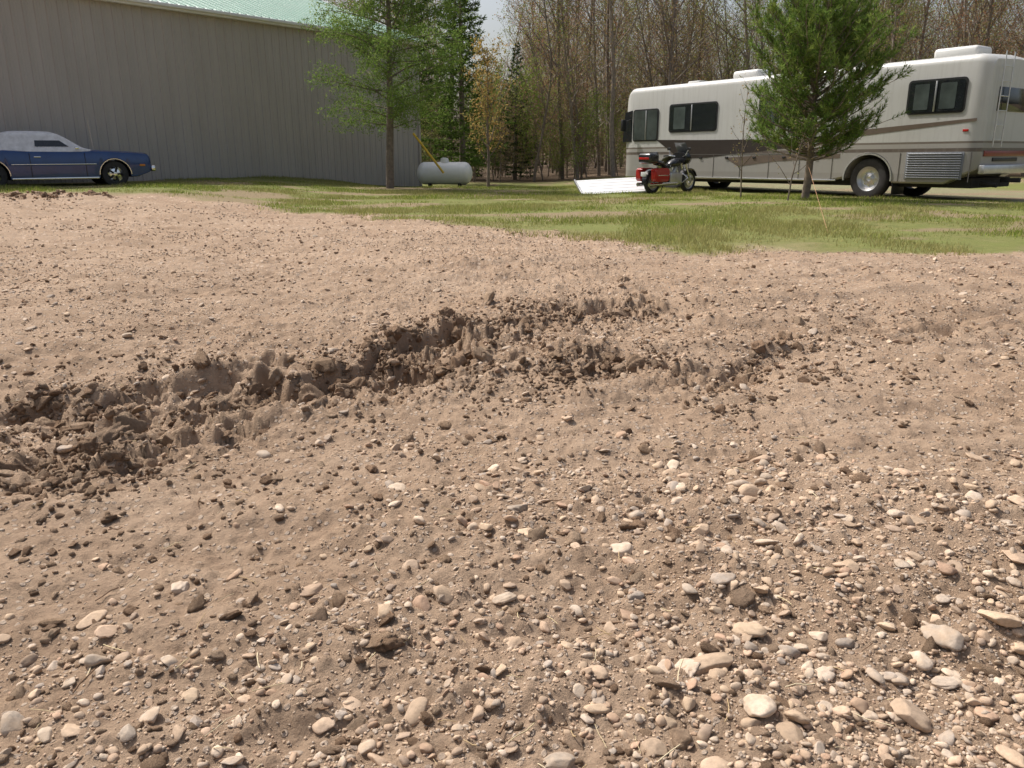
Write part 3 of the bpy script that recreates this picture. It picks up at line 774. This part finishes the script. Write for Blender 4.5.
for wx in(2.25,8.67):
    revolve('tyre',[(.29,-.13),(.40,-.145),(.46,-.13),(.485,-.09),(.485,.09),(.46,.13),(.40,.145),(.29,.13)],(wx,.19,.485),rubber,RV,'Y',48,True)
    revolve('wheel_cover',[(.0,-.07),(.06,-.085),(.10,-.05),(.13,-.035),(.2,-.035),(.25,-.06),(.285,-.125),(.3,-.13),(.3,.1),(.0,.1)],(wx,.19,.485),alu,RV,'Y',40)
    for i in range(8):
        t=i*.785;cyl('lug',(wx+.165*math.cos(t),.13,.485+.165*math.sin(t)),(wx+.165*math.cos(t),.165,.485+.165*math.sin(t)),.018,chrome,RV,None,8)
    revolve('far_tyre',[(.29,-.13),(.46,-.13),(.485,-.09),(.485,.09),(.46,.13),(.29,.13)],(wx,Wd-.2,.485),rubber,RV,'Y',32,True)
    pts=[(wx+.635*math.cos(t),.50+.92*.635*math.sin(t)) for t in np.linspace(-.1,3.24,30)];pi=[(wx+.60*math.cos(t),.50+.92*.60*math.sin(t)) for t in np.linspace(3.24,-.1,30)]
    prism('fender_lip',pts+pi,-.02,.03,alu,RV)
box('mud_flap',(9.32,.3,.38),(.02,.55,.5),blackm,RV,.004)
for xx,sx in((9.95,1),(4.1,.9)):
    box('roof_air_conditioner',(xx,1.25,3.28),(1.0*sx,.72,.24),white,RV,.08,None,3)
box('roof_vent',(7.6,1.1,3.21),(.5,.5,.12),white,RV,.03)
box('roof_vent_2',(2.2,1.1,3.2),(.45,.45,.1),white,RV,.03)
cyl('awning_roll',(3,2.52,2.95),(8,2.52,2.95),.07,white,RV)
cyl('roof_rail_pipe',(5.8,.4,3.1),(5.8,.4,3.26),.03,white,RV)
box('mirror',(.35,-.22,2.0),(.10,.16,.36),blackm,RV,.03);cyl('mirror_arm',(.45,.06,2.2),(.37,-.2,2.1),.015,blackm,RV)
box('side_marker',(10.85,-.004,1.55),(.12,.02,.05),redm,RV,.005)
cyl('tail_pipe',(11.1,.5,.42),(11.45,.5,.38),.05,dark,RV)
box('hitch',(11.4,1.25,.48),(.4,.1,.1),dark,RV,.01)

# ------------------------------------------------------------------ vintage car
def carpaint():
    m,nt,b=newmat('blue_car_paint')
    nt.links.new(mix(nt,ramp(nt,noise(nt,3,5),.3,.7),(.006,.034,.13),(.010,.048,.18)),b.inputs['Base Color'])
    b.inputs['Roughness'].default_value=.2;b.inputs['Metallic'].default_value=.15;b.inputs['Coat Weight'].default_value=.7;return m
cp=carpaint()
carx,cary=-12.4,21.9
CAR=empty('classic_car',(carx,cary,.25),math.radians(38));CAR.scale=(1,1,1.02)
vinyl=simple('grey_white_car_cover',(.54,.54,.55),.7,0,.18,7,0,.5)
def lin(x,a):
    xp=[p[0] for p in a];return float(np.interp(x,xp,[p[1] for p in a]))
def carring(x):
    w=lin(x,[(-2.6,.80),(-2.5,.88),(-2.2,.93),(-1.2,.955),(1.4,.95),(2.1,.93),(2.30,.90),(2.36,.86)])
    zt=lin(x,[(-2.6,.74),(-2.5,.86),(-2.3,.89),(-1.5,.93),(-1.1,.96),(-.5,.93),(.6,.925),(.9,.945),(1.9,.90),(2.25,.87),(2.33,.83),(2.36,.76)])
    zb=lin(x,[(-2.6,.44),(-2.4,.34),(-2.0,.27),(-1,.22),(1,.22),(2.0,.26),(2.3,.36),(2.36,.42)])
    for wx in(1.42,-1.42):
        dx=abs(x-wx)
        if dx<.39:zb=max(zb,.33+math.sqrt(max(.39**2-dx**2,0)))
    zs=max(.56,min(zb+.04,zt-.12))
    h=[(w*.86,zb),(w*.985,zb+.02),(w,zs),(w*.99,zt-.10),(w*.965,zt-.03),(w*.90,zt-.0),(w*.6,zt+.012),(0,zt+.022)]
    out=[(x,-a,z) for a,z in h]+[(x,a,z) for a,z in h[-2::-1]]
    return out
cx=sorted(set([-2.6,-2.56,-2.5,-2.4,-2.3,-2.15,-2.0,-1.9,-.9,-.5,0,.4,.7,.9,1.95,2.05,2.15,2.25,2.3,2.34,2.36]+[1.42+.39*math.cos(math.pi*i/16) for i in range(17)]+[-1.42+.39*math.cos(math.pi*i/16) for i in range(17)]))
loft('body',[carring(x) for x in cx],cp,CAR)
def ghring(z,x0,x1,w):
    k=.12;pts=[]
    for cxx,cy,a in((x1-k,w-k,0),(x0+k,w-k,90),(x0+k,-w+k,180),(x1-k,-w+k,270)):
        for i in range(5):
            t=math.radians(a+22.5*i);wv=.008*math.sin(7*t+z*40+x0*9)
            pts.append((cxx+(k+wv)*math.cos(t),cy+(k+wv)*math.sin(t),z))
    return pts
loft('fabric_covered_top',[ghring(.90,-1.80,1.0,.90),ghring(.955,-1.72,.92,.89),ghring(1.01,-1.60,.72,.825),ghring(1.26,-1.22,.34,.735),ghring(1.34,-1.08,.20,.68),ghring(1.395,-.88,.02,.56),ghring(1.41,-.7,-.2,.3)],vinyl,CAR)
for s in(-1,1):
    def sidey(z):return s*(.825+(.735-.825)*(z-1.01)/.25+.008)
    for nm,q in(('door_glass',[(-.38,1.03),(.40,1.03),(.20,1.18),(-.36,1.18)]),):
        bm=bmesh.new();bm.faces.new([bm.verts.new((a,sidey(z),z)) for a,z in q]);finish(bm,nm,glass,CAR)
    box('rocker_moulding',(0,s*.945,.25),(2.0,.02,.05),chrome,CAR,.005)
    box('side_moulding',(0,s*.957,.60),(1.95,.014,.018),chrome,CAR,.003)
    box('door_seam_front',(.72,s*.955,.58),(.01,.01,.6),dark,CAR,0);box('door_seam_rear',(-.55,s*.957,.58),(.01,.01,.6),dark,CAR,0)
    box('door_handle',(-.38,s*.965,.78),(.16,.03,.03),chrome,CAR,.01)
    box('side_marker_lamp',(2.12,s*.93,.56),(.14,.02,.05),simple('amber_lens',(.6,.2,.02),.3),CAR,.005)
    for wx in(1.42,-1.42):
        c=(wx,s*.80,.335)
        revolve('tyre',[(.19,-.1),(.27,-.11),(.32,-.095),(.335,-.06),(.335,.06),(.32,.095),(.27,.11),(.19,.1)],c,rubber,CAR,'Y',36,True)
        revolve('wheel_rim',[(0,s*.085),(.05,s*.08),(.07,s*.04),(.14,s*.03),(.175,s*.07),(.195,s*.10),(.2,s*.0),(.0,-s*.05)],c,chrome,CAR,'Y',32)
        for i in range(5):
            t=i*1.2566;cyl('wheel_spoke',(wx+.05*math.cos(t),s*.87,.335+.05*math.sin(t)),(wx+.18*math.cos(t),s*.875,.335+.18*math.sin(t)),.022,dark,CAR,None,8)
        pts=[(wx+.405*math.cos(t),.33+.405*math.sin(t)) for t in np.linspace(0,3.1416,24)]+[(wx+.385*math.cos(t),.33+.385*math.sin(t)) for t in np.linspace(3.1416,0,24)]
        prism('wheel_arch_trim',pts,s*.93,s*.965,chrome,CAR)
    for yy in(.50,.70):
        revolve('headlamp',[(0,.02),(.06,.015),(.085,0),(.085,-.04)],(2.345,s*yy,.665),simple('headlamp_glass',(.7,.7,.7),.1),CAR,'X',24)
box('front_bumper',(2.41,0,.47),(.12,1.84,.15),chrome,CAR,.04,None,3);box('rear_bumper',(-2.63,0,.50),(.12,1.80,.15),chrome,CAR,.04,None,3)
box('grille',(2.352,0,.66),(.03,.8,.15),blackm,CAR,.01)
box('tail_lamps',(-2.60,0,.66),(.03,1.5,.1),redm,CAR,.01)
box('inner_floor',(0,0,.36),(4.2,1.3,.2),dark,CAR,.02)
box('mirror',(.55,-.98,1.0),(.10,.10,.07),chrome,CAR,.02)
cyl('antenna',(1.0,-.7,.93),(.95,-.72,1.75),.003,chrome,CAR,None,6)

# ------------------------------------------------------------------ propane tank
T=empty('propane_tank',(-2.72,33,-.24))
tm=simple('tank_white_paint',(.80,.79,.77),.4,0,.05,2)
prof=[(0,-1.12)]+[(.44*math.sin(t),-.80-.32*math.cos(t)) for t in np.linspace(.15,1.57,9)]+[(.44,0)]+[(.44*math.sin(t),.80-.32*math.cos(t)) for t in np.linspace(1.57,3.0,9)]+[(0,1.12)]
revolve('tank_shell',prof,(0,0,.56),tm,T,'X',36)
revolve('dome_lid',[(0,.14),(.14,.12),(.17,.05),(.17,-.06)],(0,0,1.03),tm,T,'Z',24)
for a in(-.6,.6):
    box('saddle_leg',(a,0,.08),(.12,.6,.18),dark,T,.01);revolve('weld_band',[(.443,-.02),(.443,.02)],(a,0,.56),tm,T,'X',36)
def wp(name,p0,p1,r0,mat):
    p0=Vector(p0);p1=Vector(p1);e=empty(name,p0);cyl('pole',(0,0,0),p1-p0,r0,mat,e,None,8);return e
wp('yellow_pole',(-3.85,32.2,1.85),(-2.7,32.2,.35),.045,simple('yellow_paint',(.70,.46,.05),.5))

# ------------------------------------------------------------------ motorcycle
M=empty('touring_motorcycle',(4.65,23.9,zat(4.65,23.9)),math.radians(38));M.scale=(.95,.95,1.0)
mred=simple('motorcycle_red_paint',(.42,.025,.02),.2,0,.08,3,.6);mblk=simple('motorcycle_black',(.018,.018,.02),.25,0,.2,3,.5)
for wx,nm in((.82,'front'),(-.82,'rear')):
    revolve(nm+'_tyre',[(.23,-.06),(.29,-.075),(.325,-.04),(.325,.04),(.29,.075),(.23,.06)],(wx,0,.325),rubber,M,'Y',32,True)
    revolve(nm+'_rim',[(.05,-.06),(.07,-.03),(.2,-.02),(.235,-.05),(.235,.05),(.2,.02),(.07,.03),(.05,.06)],(wx,0,.325),alu,M,'Y',28,True)
    revolve(nm+'_brake_disc',[(.08,-.09),(.16,-.09),(.16,-.085),(.08,-.085)],(wx,0,.325),chrome,M,'Y',28,True)
fend=lambda x0,a0,a1,mat,nm:prism(nm,[(x0+.37*math.cos(t),.325+.37*math.sin(t)) for t in np.linspace(a0,a1,14)]+[(x0+.345*math.cos(t),.325+.345*math.sin(t)) for t in np.linspace(a1,a0,14)],-.085,.085,mat,M)
fend(.82,.4,2.6,mblk,'front_fender');fend(-.82,.5,3.3,mblk,'rear_fender')
for s in(-1,1):
    cyl('fork_leg',(.82,s*.09,.33),(.50,s*.09,.98),.028,chrome,M,None,12)
    cyl('crash_bar',(.35,s*.12,.6),(.38,s*.38,.42),.016,chrome,M);cyl('crash_bar_low',(.38,s*.38,.42),(.3,s*.15,.25),.016,chrome,M)
    prism('saddlebag',rrect(-1.12,-.50,.34,.72,.10),s*.20,s*.42,mred,M,.025)
    box('bag_trim',(-.8,s*.425,.52),(.45,.012,.02),chrome,M,.004)
    cyl('exhaust_pipe',(.1,s*.2,.28),(-1.2,s*.24,.26),.045,chrome,M,.055)
    cyl('handlebar',(.42,s*.03,1.02),(.22,s*.38,1.06),.014,chrome,M);cyl('grip',(.24,s*.34,1.055),(.12,s*.44,1.04),.02,blackm,M)
    cyl('mirror_stalk',(.28,s*.3,1.06),(.32,s*.38,1.22),.008,chrome,M);box('mirror',(.32,s*.40,1.24),(.03,.13,.08),mblk,M,.02)
    box('rear_turn_signal',(-1.14,s*.28,.66),(.03,.1,.05),redm,M,.01)
box('engine_block',(.05,0,.42),(.55,.42,.32),alu,M,.05,None,3);box('gearbox',(-.25,0,.40),(.3,.34,.28),dark,M,.04)
for a in(.6,-.2):cyl('cylinder_head',(.05,0,.5),(.05+.16*(1 if a>0 else -1),0,.72),.085,alu,M,.075)
loft('fuel_tank',[[(x,w*math.cos(t),z+h*math.sin(t)) for t in np.linspace(0,6.283,17)[:-1]] for x,w,z,h in((-.12,.06,.80,.04),(-.05,.13,.82,.09),(.1,.17,.85,.12),(.27,.165,.87,.12),(.4,.1,.88,.08),(.45,.04,.9,.04))],mblk,M)
loft('rider_seat',[[(x,w*math.cos(t),z+h*math.sin(t)) for t in np.linspace(0,6.283,17)[:-1]] for x,w,z,h in((-.75,.12,.88,.05),(-.7,.17,.87,.08),(-.5,.17,.84,.08),(-.42,.17,.77,.07),(-.2,.17,.74,.07),(-.05,.1,.76,.05))],mblk,M)
box('passenger_backrest',(-.80,0,1.06),(.07,.30,.2),mblk,M,.03);box('tail_trunk',(-1.02,0,.98),(.40,.52,.28),mblk,M,.07,None,3)
box('trunk_lamp',(-1.225,0,.98),(.02,.4,.06),redm,M,.008);box('licence_plate',(-1.22,0,.55),(.01,.2,.12),white,M,.004)
loft('fairing',[[(x,w*math.cos(t),z+h*math.sin(t)) for t in np.linspace(0,6.283,17)[:-1]] for x,w,z,h in((.34,.30,1.0,.15),(.46,.38,.99,.19),(.6,.30,.96,.17),(.70,.14,.93,.10))],mblk,M)
revolve('headlight',[(0,.03),(.08,.02),(.1,0),(.1,-.05)],(.71,0,.93),simple('lamp_glass',(.7,.7,.7),.1),M,'X',24)
prism('windscreen',[(.60,1.08),(.36,1.42),(.345,1.42),(.58,1.08)],-.22,.22,simple('smoked_screen',(.10,.11,.12),.1),M)
cyl('side_stand',(-.1,.15,.3),(-.05,.34,.01),.014,blackm,M);cyl('frame_tube',(.45,0,.95),(-.6,0,.62),.03,mblk,M)

# loading ramp
Rm=empty('white_loading_ramp',(3.0,24.2,zat(3.05,24.2)+.18),0,(math.radians(13),-math.radians(3),math.radians(4)))
box('deck',(0,0,.0),(2.1,1.5,.05),trimw,Rm,.01)
for s in(-1,1):box('side_rail',(s*1.03,0,.02),(.05,1.5,.09),alu,Rm,.01)
for i in range(5):box('cleat',(0,-.6+i*.3,.030),(2.0,.02,.006),trimw,Rm,.002)
for s in(-1,1):box('support_leg',(s*.9,.66,-.2),(.05,.05,.38),alu,Rm,.005,(-math.radians(13),0,0))
wp('guy_line',(6.8,18.8,.9),(4.6,11.6,.03),.0035,simple('orange_cord',(.45,.24,.13),.7))

# ------------------------------------------------------------------ light, sky, camera
el=math.radians(54);azx,azy=-.80,.60
w=bpy.data.worlds.new("World");scene.world=w;w.use_nodes=True
nt=w.node_tree;bg=nt.nodes['Background'];sky=nt.nodes.new('ShaderNodeTexSky');sky.sky_type='NISHITA';sky.sun_disc=False
sky.sun_elevation=el;sky.sun_rotation=math.atan2(azx,azy)%(2*math.pi);sky.dust_density=5;sky.air_density=1.0;sky.ozone_density=.5
hs=nt.nodes.new('ShaderNodeHueSaturation');hs.inputs['Saturation'].default_value=.7;nt.links.new(sky.outputs[0],hs.inputs['Color'])
nt.links.new(hs.outputs[0],bg.inputs['Color']);bg.inputs['Strength'].default_value=.15
sl=bpy.data.lights.new('sun','SUN');sl.energy=4.4;sl.angle=math.radians(.6);sl.color=(1,.965,.91)
so=bpy.data.objects.new('sun',sl);scene.collection.objects.link(so)
ts=Vector((azx*math.cos(el),azy*math.cos(el),math.sin(el)));so.rotation_euler=ts.to_track_quat('Z','Y').to_euler();so.location=(0,0,30)
cam=bpy.data.cameras.new('camera');cam.sensor_width=36;cam.lens=27.7;cam.clip_end=2000;cam.clip_start=.05
co=bpy.data.objects.new('camera',cam);scene.collection.objects.link(co);co.location=(0,0,1.2);co.rotation_euler=(math.radians(90-16.5),0,0)
scene.camera=co
print('verts ground',nx,ny)
